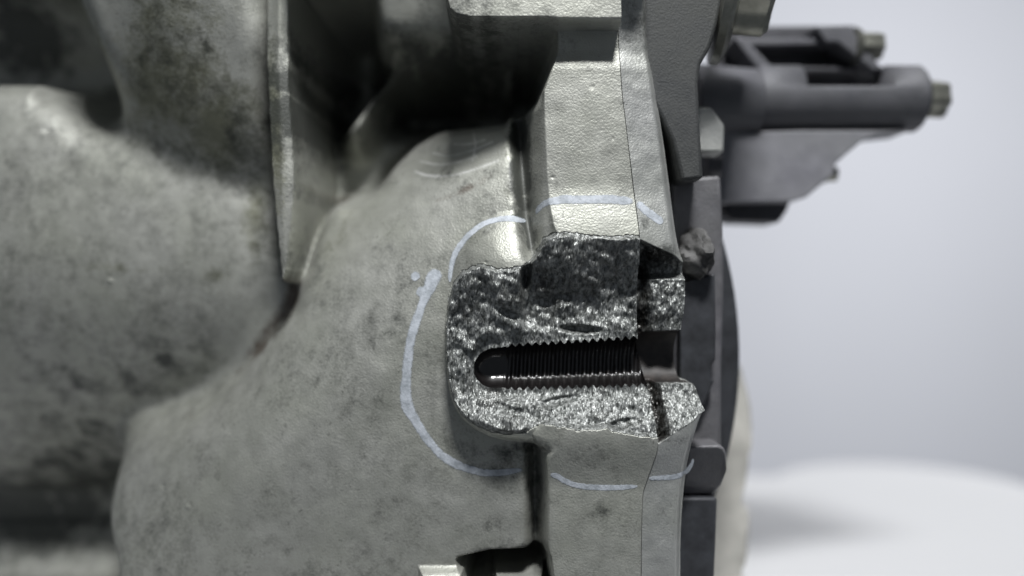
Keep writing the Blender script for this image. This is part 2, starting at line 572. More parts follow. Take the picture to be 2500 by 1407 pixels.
def H(X, Y, fillet=None):
    """height of the cast skin above the front plane"""
    h = np.full(X.shape, -640.0)
    ids = np.zeros(X.shape, int)
    # the wall behind the ribs, leaning under
    dA = np.clip(-sdf(A_POLY, X, Y, 700), 0, 700)
    Yb = np.interp(X, A_POLY[1:9, 0], A_POLY[1:9, 1])
    tb = np.clip((620 - Yb) / 720.0, 0, 0.985)
    hb = -338 - 350 * (1 - np.sqrt(1 - tb * tb))
    hC = hb + 0.40 * dA + 70 * (1 - np.exp(-dA / 85)) - 12
    hC = np.minimum(hC, -95)
    hC = hC - 34 * np.exp(-((X - Wx(566, -200)) / 36) ** 2) * sm((250 - Y) / 200) + 16 * np.exp(-((X - Wx(440, -250)) / 70) ** 2)
    xb = Wx(205, -420)
    xr = np.interp(Y, RIBLINE[:, 1], RIBLINE[:, 0])
    hC = hC - 520 * (1 - sm((X - xr + 165) / 150.0))
    hC = np.maximum(hC, -880)
    cm = 1 - sm((X - Wx(690, -300)) / 40)
    h = h + (hC - h) * cm
    # barrel bulge
    t = np.clip((620 - Y) / 720.0, 0, 0.985)
    hA = -330 - 350 * (1 - np.sqrt(1 - t * t)) - 0.5 * np.maximum(Y - 620, 0) ** 2 / 540
    sA = sdf(A_POLY, X, Y)
    wl = 22 + 40 * sm((X - Wx(140, -500)) / 120)
    wA = sm((sA + 0.6 * wl) / (1.4 * wl))
    h = h + (np.maximum(hA, -900) - h) * wA
    # strip below the barrel
    s = sdf(STRIP, X, Y)
    h = h + (-480 - h) * sm(s / 40)
    # rib on the left: a low rounded ridge that dies out
    d = pdist(RIBLINE, X, Y)
    s = 40 - d
    h = h + 46 * np.exp(-(d / 22) ** 2)
    ids = np.where(s > 2, 1, ids)
    # unseen roof added above the frame to shade the pocket
    h = h + (-330 - h) * sm((-250 - Y) / 30) * sm((Wx(560, -330) - X) / 40)
    # recess right of the long rib
    s = sdf(WALLTOP, X, Y)
    h = h + (-172 - 0.35 * np.maximum(X - Wx(680, -170), 0) - h) * sm((s + 60) / 120)
    base = sm((X - Wx(740, -500)) / 60) * sm((Wy(330, -600) - Y) / 60)
    h = h - 180 * base
    s = sdf(PATCH, X, Y)
    h = h + (-268 - 0.35 * (Y - Wy(20, -270)) - h) * sm((s + 25) / 75)
    d = pdist(RIDGE, X, Y)
    h = np.maximum(h, -400 - 160 * (1 - np.sqrt(np.clip(1 - (d / 30) ** 2, 0, 1))) - np.where(d > 30, 600, 0))
    # unseen shoulder added above the frame to throw shade into the recess
    h = h + (60 - h) * sm((-130 - Y) / 24) * sm((X - 640) / 40) * sm((860 - X) / 60)
    # big web that carries the boss
    hF = -58 - 0.07 * np.clip(1290 - X, 0, 2000) - 0.00009 * np.clip(900 - X, 0, 2000) ** 2 - 0.13 * 60 * np.log1p(np.exp(np.clip((500 - Y) / 60, -20, 20)))
    hF = hF - 0.08 * 70 * np.log1p(np.exp(np.clip((Y - 1180) / 70, -20, 20)))
    v = -0.72 * X - 0.70 * Y
    tt = np.clip((v + 1330) / 330.0, 0, 1.25)
    hF = hF - 125 * tt * tt
    sF = sdf(F_POLY, X, Y)
    wd = 46 + 60 * sm((900 - X) / 400) * sm((Y - 500) / 200)
    kF = rnd(sF / wd)
    h = np.where(sF > 0, h + (np.maximum(hF, h) - h) * kF, h)
    ids = np.where(sF > 0, 2, ids)
    if fillet is not None:
        h = fillet(h, X, Y)
    d = pdist(CREASE, X, Y)
    h = h - 24 * np.exp(-(d / 20) ** 2) * (1 - 0.8 * sm((Y - 800) / 240))
    # long rib
    s = sdf(RIB2, X, Y)
    xc = np.interp(Y, [0, 400, 700], [Wx(676, -130), Wx(690, -130), Wx(688, -130)])
    facet = -130 - 15 * sm((190 - Y) / 260) - 0.30 * np.abs(X - xc) - 0.10 * np.maximum(Y - 430, 0) 
    k = sm((s + 5) / 11)
    h = np.where(s > -5, h + (np.maximum(facet, h) - h) * k, h)
    ids = np.where(s > -3, 3, ids)
    # bolt boss
    s = sdf(G_POLY, X, Y)
    w = 24 + 126 * sm((800 - Y) / 110) + 25 * sm((Y - 1000) / 60)
    q = np.clip(s / w, 0, 1)
    kt = sm((800 - Y) / 110)
    k = kt * (0.6 * np.sin(q * math.pi / 2) + 0.4 * sm(q)) + (1 - kt) * rnd(q)
    hG = 4 + 0 * X
    h = np.where(s > 0, h + (np.maximum(hG, h) - h) * k, h)
    ids = np.where(s > 3, 4, ids)
    # flange
    s = sdf(H_POLY, X, Y)
    w = 52 - 36 * sm((Y - 620) / 60) + 40 * sm((Y - 1030) / 30) * sm((1130 - Y) / 60)
    hH = -8 - 0.00022 * (X - 1450) ** 2 + 30 * sm((Y - 440) / 170) * (1 - sm((Y - 1050) / 150)) - 12 * sm((170 - Y) / 60)
    kH = np.where(Y < 700, 0.35 * sm(s / w) + 0.65 * np.clip(s / w, 0, 1), rnd(s / w))
    h = np.where(s > 0, h + (np.maximum(hH, h) - h) * kH, h)
    ids = np.where(s > 2, 5, ids)
    # groove along the flange
    gx = np.interp(Y, [200, 300, 520, 640], [1262, 1266, 1282, 1300])
    h = h - 46 * np.exp(-((X - gx - 5) / 20) ** 2) * sm((Y - 240) / 40) * sm((660 - Y) / 50)
    h = h - 60 * np.exp(-((X - np.interp(Y, [1080, 1120, 1420], [1290, 1308, 1312])) / 17) ** 2) * sm((Y - 1084) / 30)
    # pocket and ledges at the bottom edge
    s = sdf(REC_B, X, Y)
    h = h + (-360 - h) * sm((s + 14) / 40)
    s = sdf(LEDGE, X, Y)
    h = np.where(s > 0, h + (np.maximum(h, -62) - h) * sm(s / 22), h)
    s = sdf(LEDGE2, X, Y)
    h = np.where(s > 0, h + (np.maximum(h, -70) - h) * sm(s / 22), h)
    # overhanging lip at the top
    s = sdf(LIP, X, Y)
    h = np.where(s > 0, h + (50 - h) * rnd(s / 10), h)
    ids = np.where(s > 0, 6, ids)
    # small casting pits
    for px_, py_, r_, dp in [(1446, 210, 6, 2.5), (1497, 337, 4, 3), (1350, 431, 5, 4), (1130, 925, 5, -6), (92, 310, 11, 10), (268, 686, 8, -7), (1185, 640, 5, 5), (420, 935, 9, 6), (455, 1240, 8, -6), (372, 1200, 9, 6), (650, 130, 6, 8), (655, 195, 6, 6), (664, 370, 5, 6)]:
        hh0 = -330 if px_ < 300 else (-170 if px_ < 700 else 0)
        h = h - 0.55 * dp * np.exp(-((X - Wx(px_, hh0)) / r_) ** 2 - ((Y - Wy(py_, hh0)) / (r_ * 0.7)) ** 2)
    # casting waviness
    h = h + 3.0 * fbm(X, Y, 150, 3) + 0.5 * fbm(X, Y, 34, 9, 2)
    return h, ids

def axis(segs):
    out = []
    for a, b, st in segs:
        n = max(int(round((b - a) / st)), 1)
        out.append(np.linspace(a, b, n, endpoint=False))
    out.append([segs[-1][1]])
    return np.concatenate(out)

def axis_s(pts, snap):
    """grid lines whose spacing changes gradually"""
    p = np.array(pts, float)
    out = [p[0, 0]]
    while out[-1] < p[-1, 0]:
        out.append(out[-1] + np.interp(out[-1], p[:, 0], p[:, 1]))
    out = np.array(out)
    return p[0, 0] + (out - out[0]) * (p[-1, 0] - p[0, 0]) / (out[-1] - out[0])

def blob(X, Y, px, py, h, rx, ry=None, rot=0):
    ry = ry or rx
    x = X - Wx(px, h); y = Y - Wy(py, h)
    c, s_ = math.cos(rad(rot)), math.sin(rad(rot))
    a = (x * c + y * s_) / rx; b = (-x * s_ + y * c) / ry
    return np.exp(-(a * a + b * b))

SCRATCH = [spline(wpoly(p, -80), 6) for p in ([(998, 398), (1030, 412), (1080, 418), (1130, 412), (1180, 398), (1215, 386)], [(1010, 370), (1060, 384), (1110, 382), (1160, 370)],
           [(1045, 350), (1090, 362), (1150, 352), (1200, 334)], [(1100, 330), (1140, 334), (1180, 326)], [(1150, 300), (1156, 340), (1150, 380)])]
def stains_and_shade(X, Y):
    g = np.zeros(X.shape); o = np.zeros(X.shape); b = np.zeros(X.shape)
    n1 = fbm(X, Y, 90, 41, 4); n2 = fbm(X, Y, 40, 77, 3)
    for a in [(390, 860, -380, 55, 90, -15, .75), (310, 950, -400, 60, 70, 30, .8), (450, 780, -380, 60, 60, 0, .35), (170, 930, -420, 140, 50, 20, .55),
              (120, 1190, -520, 260, 150, 0, .95), (150, 1050, -480, 200, 70, 10, .6), (450, 140, -220, 190, 190, 0, .52), (600, 350, -300, 80, 150, 0, .5), (20, 1290, -600, 240, 100, 0, 1.3), (100, 1240, -880, 300, 150, 0, 1.3), (540, 440, -360, 170, 80, 26, .5), (400, 380, -400, 130, 70, 24, .45), (270, 300, -430, 100, 60, 38, .45), (640, 560, -330, 40, 130, 0, .5), (60, 80, -800, 160, 150, 0, 1.2), (1000, 230, -600, 330, 110, 0, 1.1), (790, 330, -560, 90, 130, 0, 1.2), (330, 1010, -350, 70, 60, 0, .4)]:  # oily dirt; barrel underside and recesses also carry painted shade
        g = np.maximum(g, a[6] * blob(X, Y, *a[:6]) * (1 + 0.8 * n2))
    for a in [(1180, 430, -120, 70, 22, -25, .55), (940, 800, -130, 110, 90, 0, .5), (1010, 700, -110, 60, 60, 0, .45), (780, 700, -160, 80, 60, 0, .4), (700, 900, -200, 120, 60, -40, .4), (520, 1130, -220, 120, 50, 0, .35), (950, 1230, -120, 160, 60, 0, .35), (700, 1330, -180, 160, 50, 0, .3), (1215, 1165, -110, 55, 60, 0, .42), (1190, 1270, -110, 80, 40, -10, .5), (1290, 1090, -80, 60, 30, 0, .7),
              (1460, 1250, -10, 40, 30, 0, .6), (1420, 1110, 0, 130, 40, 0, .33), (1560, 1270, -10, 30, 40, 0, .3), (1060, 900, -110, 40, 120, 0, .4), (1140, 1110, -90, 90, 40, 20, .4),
              (1250, 1330, -120, 100, 30, 0, .8), (1306, 1230, -60, 22, 150, 0, .8), (1250, 1110, -80, 80, 24, 8, .6), (870, 930, -140, 60, 60, 0, .3), (1268, 390, -90, 27, 180, -2, 1.6), (1292, 560, -30, 16, 70, -12, 1.1), (1250, 60, -280, 50, 40, 0, .9), (800, 300, -500, 130, 130, 0, .8), (1100, 215, -560, 150, 40, 0, .9)]:  # dirt, plus shade painted into the flange grooves, bottom pocket and recess
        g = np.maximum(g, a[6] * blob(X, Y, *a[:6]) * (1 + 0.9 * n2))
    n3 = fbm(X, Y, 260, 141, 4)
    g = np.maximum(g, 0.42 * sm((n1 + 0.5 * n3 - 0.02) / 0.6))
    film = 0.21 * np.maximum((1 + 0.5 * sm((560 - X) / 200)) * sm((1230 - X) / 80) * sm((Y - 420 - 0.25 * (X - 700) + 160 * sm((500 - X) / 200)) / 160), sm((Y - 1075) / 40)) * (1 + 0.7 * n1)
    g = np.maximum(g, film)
    for a in [(440, 230, -330, 190, 160, 20, .95), (560, 320, -330, 130, 120, 40, .95), (430, 60, -200, 150, 90, 0, .7), (255, 110, -330, 30, 130, -18, .7), (668, 300, -130, 26, 220, -3, .8), (300, 655, -330, 150, 20, 0, .45), (540, 670, -330, 60, 30, 0, .4), (620, 520, -330, 40, 150, 0, .6),
              (1120, 170, -340, 150, 40, 0, .5), (800, 560, -150, 50, 90, 30, .35), (1255, 350, -120, 30, 200, 0, .5)]:
        o = np.maximum(o, a[6] * blob(X, Y, *a[:6]) * (1 + 0.5 * n1))
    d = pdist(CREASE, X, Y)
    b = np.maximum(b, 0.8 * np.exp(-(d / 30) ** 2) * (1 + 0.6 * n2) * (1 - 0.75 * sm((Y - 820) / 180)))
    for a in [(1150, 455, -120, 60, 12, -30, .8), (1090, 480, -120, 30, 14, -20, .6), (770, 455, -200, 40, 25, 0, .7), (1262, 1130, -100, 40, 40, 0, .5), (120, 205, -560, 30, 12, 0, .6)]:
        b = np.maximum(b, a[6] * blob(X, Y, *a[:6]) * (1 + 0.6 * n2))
    sc = np.zeros(X.shape)
    for ln in SCRATCH:
        d = pdist(ln, X, Y, 30)
        sc = np.maximum(sc, np.exp(-(d / 2.6) ** 2) * (0.55 + 0.6 * n2))
    z = np.clip(np.stack([g, o, b, 1 - sc], -1), 0, 1)
    return z.reshape(-1, 4)

# ---- casing: one cast skin, cut into its named parts
def blur(a, s, ax):
    k = np.exp(-0.5 * (np.arange(-3 * s, 3 * s + 1) / s) ** 2); k /= k.sum()
    a = np.moveaxis(a, ax, -1)
    p = np.pad(a, [(0, 0), (3 * s, 3 * s)], mode='edge')
    o = sum(kk * p[:, i:i + a.shape[1]] for i, kk in enumerate(k))
    return np.moveaxis(o, -1, ax)
def m0_(X, Y): return sm((1248 - X) / 24) * (1 - 0.7 * sm((Y - 1180) / 100) * sm((500 - X) / 100))
def fillets(h, X, Y):
    """generous foundry fillets on the body and inside the upper recess"""
    a = blur(blur(h, 7, 1), 8, 0)
    b = blur(blur(a, 8, 1), 9, 0)
    m1 = sm((700 - X) / 160) * (1 - 0.75 * sm((Y - 1130) / 100))
    m0 = m0_(X, Y)
    keep = 1 - 0.8 * sm((Wx(150, -540) - X) / 40) * sm((260 - Y) / 60)
    h = h + (a - h) * m0 * keep
    return h + (b - h) * m1 * keep
def build_casing():
    bx = axis_s([(-560, 8), (-120, 4.2), (600, 3.8), (900, 3), (1100, 2), (1570, 2)], [1400])
    by = axis_s([(-420, 8), (-320, 3.6), (300, 3.2), (560, 2.0), (1100, 2.0), (1300, 3.2), (1500, 4), (1700, 12), (1803, 12)], [])
    Xb, Y = np.meshgrid(bx, by)
    sx = seam_x(Y)
    X = np.where(Xb > 1400, 1400 + (Xb - 1400) / 170.0 * (sx - 1400), Xb)
    h, ids = H(X, Y, fillets)
    sf = frac_sdf(X, Y)
    h = np.where(sf > 0, h + (np.minimum(h, -150) - h) * np.clip(sf / 3.0, 0, 1), h)
    # side wall along the seam: fold the last column back
    nr, nc = X.shape
    Xe = np.concatenate([X, X[:, -1:] + 0.2], 1)
    Ye = np.concatenate([Y, Y[:, -1:]], 1)
    he = np.concatenate([h, np.full((nr, 1), -220.0)], 1)
    ie = np.concatenate([ids, ids[:, -1:]], 1)
    co = to_world(Xe, Ye, he).reshape(-1, 3)
    nm = grid_normals(to_world(X, Y, h).reshape(-1, 3), nr, nc).reshape(nr, nc, 3)
    nm = np.concatenate([nm, np.tile(np.array([[[1.0, 0, 0]]]), (nr, 1, 1))], 1).reshape(-1, 3)
    q = grid_quads(nr, nc + 1)
    st = stains_and_shade(Xe, Ye)
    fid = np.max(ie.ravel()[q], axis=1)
    casing = submesh("casing", co, q, fid == 0, M_cast, gearbox, nm, {"stain_shade": st})
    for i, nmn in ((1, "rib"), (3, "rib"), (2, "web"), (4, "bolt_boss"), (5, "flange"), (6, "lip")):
        o = submesh(nmn, co, q, fid == i, M_cast, casing, nm, {"stain_shade": st})
    # closed back so the case has its thickness
    bm = bmesh.new()
    x0, x1 = (-560 - CX) * U, (1560 - CX) * U
    z0, z1 = 0.0, (CY + 420 + ZC) * U
    bmesh.ops.create_cube(bm, size=1.0)
    bmesh.ops.scale(bm, vec=(x1 - x0, 900 * U, z1 - z0), verts=bm.verts)
    bmesh.ops.translate(bm, vec=((x0 + x1) / 2, (900 + 450) * U, (z0 + z1) / 2), verts=bm.verts)
    bm_obj("rear_body", bm, M_plate, casing, False)
    return casing
casing = build_casing()

# ---- broken face
def hole_axis(X): return 902 - 0.045 * (X - 1200)
def hole_r(X):
    r = 50 + np.clip((X - 1200) / 360, 0, 1.2) * 6
    cap = np.sqrt(np.clip(1 - (np.clip(1206 - X, 0, 60) / 52.0) ** 2, 0, 1))
    return r * cap
PITCH = 20.3
def tooth(X, th):
    ph = X / PITCH + th / (2 * math.pi)
    f = ph - np.floor(ph)
    tri = 1 - np.abs(2 * f - 1)
    return np.clip(tri * 1.25 - 0.1, 0, 1) * np.clip((X - 1222) / 30, 0, 1)
HC = -46.0

def frac_h(X, Y):
    r = sm((X - 1266) / 22)
    left = 14 - 38 * sm((Y - 655) / 150)
    Yw = Y + 34 * fbm(X, Y, 90, 201, 2)
    right = 26 - 74 * sm((Yw - 575) / 190) + 14 * sm((Yw - 750) / 80)
    top = left * (1 - r) + right * r
    bot = 36 * sm((Y - 950) / 110)
    h = top + bot
    dl = X - 1088
    h = h + 10 * np.exp(-dl / 12) * 0
    # blend to hole rim
    d = np.abs(Y - hole_axis(X)) - hole_r(X)
    k = sm(1 - (d - 8) / 40) * sm((X - 1130) / 30)
    cs, sn = math.cos(rad(24)), math.sin(rad(24))
    A_, B_ = X * cs + Y * sn, -X * sn + Y * cs
    n = 9 * fbm(A_ * 0.45, B_, 24, 205, 2) + 6 * fbm(X, Y * 0.7, 46, 5, 2) + 5.5 * fbm(X + 0.25 * Y, Y * 0.6, 19, 8, 2) + 3.2 * fbm(X + 0.2 * Y, Y * 0.5, 8, 12, 2)
    h = h * (1 - k) + (HC + 2) * k + n * (1 - 0.55 * k)
    # gouges
    for (x, y, rx, ry, rot, dep) in [(1420, 806, 46, 10, 3, 26), (1283, 672, 12, 34, 8, 34), (1345, 735, 60, 16, -8, 14), (1250, 770, 40, 10, 25, 12), (1360, 985, 50, 9, -12, 12), (1520, 1035, 40, 10, -10, 14), (1230, 1000, 40, 12, 10, 8)]:
        c, s_ = math.cos(rad(rot)), math.sin(rad(rot))
        a = ((X - x) * c + (Y - y) * s_) / rx; b = (-(X - x) * s_ + (Y - y) * c) / ry
        h = h - dep * np.exp(-(a * a + b * b) ** 2)
    return h

def build_fracture():
    bx = np.arange(1080, 1566, 1.6); by = np.arange(566, 1074, 1.6)
    Xb, Y = np.meshgrid(bx, by)
    sx = seam_x(Y) - 0.5
    X = np.where(Xb > 1400, 1400 + (Xb - 1400) / (bx[-1] - 1400) * (sx - 1400), Xb)
    h = frac_h(X, Y)
    sf = frac_sdf(X, Y)
    edge = np.clip(sf / 5.0, 0, 1)
    hs, _ = H(X, Y)
    h = np.where(sf < 10, hs - 0.8 + (h - hs + 0.8) * sm(sf / 10), h)
    co = to_world(X, Y, h).reshape(-1, 3)
    nr, nc = X.shape
    q = grid_quads(nr, nc)
    Xc = X.ravel()[q].mean(1); Yc = Y.ravel()[q].mean(1); sc = sf.ravel()[q].mean(1)
    dy = Yc - hole_axis(Xc)
    R = hole_r(Xc) + 8.5 * tooth(Xc, np.where(dy < 0, 0.0, math.pi))
    inside = (np.abs(dy) < R - 0.4) & (Xc > 1155)
    keep = (sc > -3.5) & ~inside
    n2 = fbm(X, Y, 30, 91, 3)
    g = 0.30 * sm((n2 - 0.1) / 0.4)
    for a in [(1430, 620, 150, 45, .5), (1330, 690, 50, 60, .55), (1360, 760, 90, 30, .35), (1180, 690, 60, 40, .35), (1500, 640, 60, 60, .4), (1210, 950, 30, 30, .7), (1200, 985, 40, 20, .5), (1560, 760, 22, 70, .4), (1400, 690, 150, 60, .45), (1150, 760, 60, 60, .3), (1250, 720, 60, 40, .4)]:
        g = np.maximum(g, a[4] * np.exp(-((X - a[0]) / a[2]) ** 2 - ((Y - a[1]) / a[3]) ** 2) * (1 + 0.5 * n2))
    st = np.stack([g, 0 * g, 0 * g, 0 * g + 1], -1).reshape(-1, 4)
    submesh("fracture_face", co, q, keep, M_frac, casing, None, {"stain_shade": st})
build_fracture()

def build_hole():
    xs = np.concatenate([[1154.5], 1154.5 + 52 * (1 - np.cos(np.linspace(0.12, math.pi / 2, 16))), np.arange(1208, 1594, 1.45)])
    th = np.linspace(0, math.pi, 56)
    Xg, T = np.meshgrid(xs, th)
    R = hole_r(Xg) + 8.5 * tooth(Xg, T)
    Yg = hole_axis(Xg) - R * np.cos(T)
    X = np.minimum(Xg, seam_x(Yg) - 1.0)
    h = HC - R * np.sin(T) * 0.95
    h = np.where(R < 3, HC - 2, h)
    # raise the rim rows a little
    co = to_world(X, Yg, h).reshape(-1, 3)
    mesh_np("threaded_hole", co, grid_quads(*X.shape), M_hole, casing)
build_hole()

# ---- mating cover on the right of the seam
EDGE = spline([(1560, -400), (1590, -60), (1598, 90), (1612, 200), (1628, 300), (1642, 400), (1652, 480), (1660, 560), (1670, 612), (1680, 640), (1681, 670), (1680, 750), (1673, 805),
               (1668, 870), (1674, 930), (1690, 938), (1708, 948), (1719, 985), (1727, 1012), (1715, 1045), (1702, 1090), (1693, 1140), (1690, 1170), (1684, 1220), (1678, 1300), (1676, 1420), (1676, 1900)], 4)
COVFRAC = np.array([(1500, 583), (1562, 585), (1600, 600), (1650, 622), (1672, 634), (1760, 660), (1760, 1000), (1727, 1013), (1690, 1036), (1640, 1064), (1603, 1083), (1500, 1090)], float)

def cover_h(X, Y):
    sx = seam_x(Y)
    ex = np.interp(Y, EDGE[:, 1], EDGE[:, 0])
    u = (X - sx) / np.maximum(ex - sx, 1)
    h = -12 - 26 * u - 40 * sm((u - 0.72) / 0.28) ** 2
    h = h + 28 * sm((Y - 440) / 170) * (1 - sm((Y - 1060) / 130)) * (1 - 0.3 * u)
    h = h - 12 * sm((170 - Y) / 60)
    h = h + 120 * sm((-70 - Y) / 20)  # unseen overhang added above the frame to shade the cover's top
    h = h + 2.0 * fbm(X, Y, 110, 61) + 1.2 * fbm(X, Y, 30, 62, 2)
    # broken part
    s = sdf(COVFRAC, X, Y, 60)
    f = 6 - 88 * sm((Y - 588) / 70) + 40 * sm((Y - 664) / 20) - 18 * sm((Y - 740) / 60) - 26 * (1 - sm((X - sx - 12) / 30))
    low = -62 + 64 * sm((Y - 940) / 120) - 30 * (1 - sm((X - sx - 10) / 28))
    f = np.where(Y > 877, low, f)
    f = f + 7 * fbm(X, Y * .7, 40, 15, 2) + 5 * fbm(X + .2 * Y, Y * .6, 14, 18, 2) + 3 * fbm(X, Y * .6, 7, 21, 2)
    h = np.where(s > 0, h + (f - h) * sm(s / 5), h)
    # clearance hole
    yc = 877.0 - 0.02 * (X - 1600); R = 66.0 + 0.02 * (X - 1600)
    dy = np.abs(Y - yc)
    hh = -60 - np.sqrt(np.clip(R * R - dy * dy, 0, None)) * 1.0
    flare = 10 * np.exp(-((X - 1668) / 10) ** 2)
    h = np.where(dy < R, np.minimum(h, hh), h)
    return h, s, dy < R - 1

def build_cover():
    by = axis([(-330, 560, 3.0), (560, 1100, 1.5), (1100, 1500, 3.0), (1500, 1803, 12)])
    u = np.linspace(0, 1, 68)
    Ug, Y = np.meshgrid(u, by)
    sx = seam_x(Y) + 2.6
    ex = np.interp(Y, EDGE[:, 1], EDGE[:, 0])
    X = sx + (ex - sx) * Ug
    h, s, inh = cover_h(X, Y)
    nr, nc = X.shape
    Xe = np.concatenate([X[:, :1], X, X[:, -1:] ], 1)
    Ye = np.concatenate([Y[:, :1], Y, Y[:, -1:]], 1)
    bk = np.full((nr, 1), -190.0)
    he = np.concatenate([bk, h, bk], 1)
    co = to_world(Xe, Ye, he).reshape(-1, 3)
    nm = grid_normals(to_world(X, Y, h).reshape(-1, 3), nr, nc).reshape(nr, nc, 3)
    nm = np.concatenate([np.tile(np.array([[[-1.0, 0, 0]]]), (nr, 1, 1)), nm, np.tile(np.array([[[1.0, 0, 0]]]), (nr, 1, 1))], 1).reshape(-1, 3)
    q = grid_quads(nr, nc + 2)
    n2 = fbm(Xe, Ye, 40, 191, 3)
    g = np.zeros(Xe.shape)
    sxe = seam_x(Ye)
    infr = sm((Ye - 640) / 20) * sm((1085 - Ye) / 10)
    g = np.maximum(g, 0.85 * np.exp(-((Xe - sxe - 14) / 24) ** 2) * infr * (1 + 0.5 * n2))
    g = np.maximum(g, 0.8 * blob(Xe, Ye, 1620, 620, 0, 60, 26) * (1 + .4 * n2))
    g = np.maximum(g, 0.6 * blob(Xe, Ye, 1610, 780, 0, 40, 22) * (1 + .6 * n2))
    for a in [(1660, 1080, 40, 30, .4), (1620, 1250, 40, 30, .35), (1640, 1210, 30, 20, .3), (1575, 545, 14, 22, .6), (1575, 60, 60, 90, .55)]:
        g = np.maximum(g, a[4] * blob(Xe, Ye, a[0], a[1], 0, a[2], a[3]) * (1 + .7 * n2))
    st = np.clip(np.stack([g, 0 * g, 0 * g, 0 * g + 1], -1), 0, 1).reshape(-1, 4)
    sfull = np.concatenate([s[:, :1] * 0 - 1, s, s[:, -1:] * 0 - 1], 1).ravel()
    ih = np.concatenate([inh[:, :1] & False, inh, inh[:, -1:] & False], 1).ravel()
    fs = sfull[q].min(1) > 0.0
    fh = ih[q].all(1)
    cover = submesh("cover", co, q, ~fs & ~fh, M_cover, gearbox, nm, {"stain_shade": st})
    submesh("fracture_face", co, q, fs & ~fh, M_frac, cover, None, {"stain_shade": st})
    submesh("clearance_hole", co, q, fh, M_hole2, cover, None, {"stain_shade": st})
    return cover
M_hole2 = plain("brown_bore", (0.018, 0.014, 0.012), 0.55, 0.0, 0.8, 500, 5e-5, 1400)
cover = build_cover()

# ---- pale marker circle drawn round the break
def ribbon(name, pts, parent, hf, off=1.6, taper=True, seed=1):
    """pts: (px, py, width)"""
    p = spline(pts, 10)
    c = p[:, :2]
    for _ in range(3):   # place on the surface below it
        hh = hf(c[:, 0], c[:, 1])
        c = np.stack([Wx(p[:, 0], hh), Wy(p[:, 1], hh)], -1)
    # keep the path even
    t = np.gradient(c, axis=0)
    t /= np.maximum(np.linalg.norm(t, axis=1, keepdims=True), 1e-9)
    nrm = np.stack([-t[:, 1], t[:, 0]], -1)
    k = np.linspace(-1, 1, 9)
    wob = 1 + 0.13 * fbm(np.arange(len(c)) * 1.0, np.zeros(len(c)), 6, seed, 2)
    wob2 = 1 + 0.13 * fbm(np.arange(len(c)) * 1.0, np.zeros(len(c)) + 50, 6, seed + 5, 2)
    w = p[:, 2] * 0.58
    e = np.ones(len(c))
    if taper:
        n = len(c); L = min(8, n // 4)
        e[:L] = rnd((np.arange(L) + 0.6) / L); e[-L:] = rnd((np.arange(L)[::-1] + 0.6) / L)
    side = np.where(k[None, :] > 0, wob[:, None], wob2[:, None])
    X = c[:, 0:1] + nrm[:, 0:1] * k[None, :] * (w * e)[:, None] * side
    Y = c[:, 1:2] + nrm[:, 1:2] * k[None, :] * (w * e)[:, None] * side
    h = hf(X, Y) + 0.45 + 0.5 * np.sqrt(np.clip(1 - k[None, :] ** 2, 0, 1))
    cov = np.clip(1.0 - np.abs(k[None, :]) ** 3 * 0.85, 0, 1) * (1.0 + 0.3 * fbm(X, Y, 24, seed + 60, 2)) * np.clip(e[:, None] * 1.1, 0, 1)
    cov = np.clip(np.stack([cov, cov, cov, np.ones_like(cov)], -1), 0, 1).reshape(-1, 4)
    co = to_world(X, Y, h).reshape(-1, 3)
    q = grid_quads(*X.shape)
    nr, nc = X.shape
    # orient to the viewer
    a = co[q[:, 1]] - co[q[:, 0]]; b = co[q[:, 2]] - co[q[:, 0]]
    nn = np.cross(a, b)
    flip = nn[:, 1] > 0
    q[flip] = q[flip][:, ::-1]
    return mesh_np(name, co, q, M_mark, parent, None, {'cover': cov})

hc = lambda x, y: H(x, y)[0]
hv = lambda x, y: cover_h(x, y)[0]
ribbon("marker_line", [(1068, 658, 30), (1058, 680, 34), (1044, 712, 28), (1030, 745, 20), (1014, 790, 22), (1003, 830, 22), (996, 880, 22), (992, 920, 23), (990, 955, 27), (995, 990, 30), (1010, 1020, 24),
                       (1030, 1052, 21), (1056, 1088, 20), (1085, 1116, 20), (1125, 1138, 19), (1175, 1152, 17), (1225, 1153, 15), (1275, 1146, 12)], casing, hc, seed=2)
ribbon("marker_line", [(1098, 688, 9), (1101, 655, 11), (1108, 628, 14), (1124, 598, 14), (1150, 568, 14), (1184, 545, 13), (1224, 534, 13), (1255, 534, 15), (1284, 540, 11)], casing, hc, seed=3)
ribbon("marker_line", [(1309, 521, 9), (1320, 504, 12), (1340, 493, 17), (1380, 487, 20), (1440, 487, 20), (1500, 487, 20), (1546, 492, 19)], casing, hc, seed=4)
ribbon("marker_line", [(1344, 1158, 12), (1362, 1163, 14), (1380, 1174, 13), (1410, 1185, 13), (1450, 1189, 13), (1500, 1190, 12), (1556, 1187, 11)], casing, hc, seed=5)
ribbon("marker_line", [(1556, 494, 18), (1570, 508, 19), (1590, 524, 20), (1606, 535, 20), (1618, 544, 18)], cover, hv, seed=6)
ribbon("marker_line", [(1584, 1168, 11), (1620, 1166, 13), (1650, 1163, 14), (1674, 1152, 13), (1688, 1134, 9), (1692, 1120, 6)], cover, hv, seed=7)
ribbon("marker_dab", [(1008, 666, 14), (1014, 674, 22), (1020, 682, 16)], casing, hc, seed=8)
ribbon("marker_dab", [(1018, 708, 18), (1028, 712, 26), (1040, 712, 26)], casing, hc, seed=9)

# ================================================================== parts behind the cover
M_shoulder = cast_metal("grimy_shoulder", (0.055, 0.057, 0.056), (0.024, 0.026, 0.028), 0.15, (0.6, 0.75))
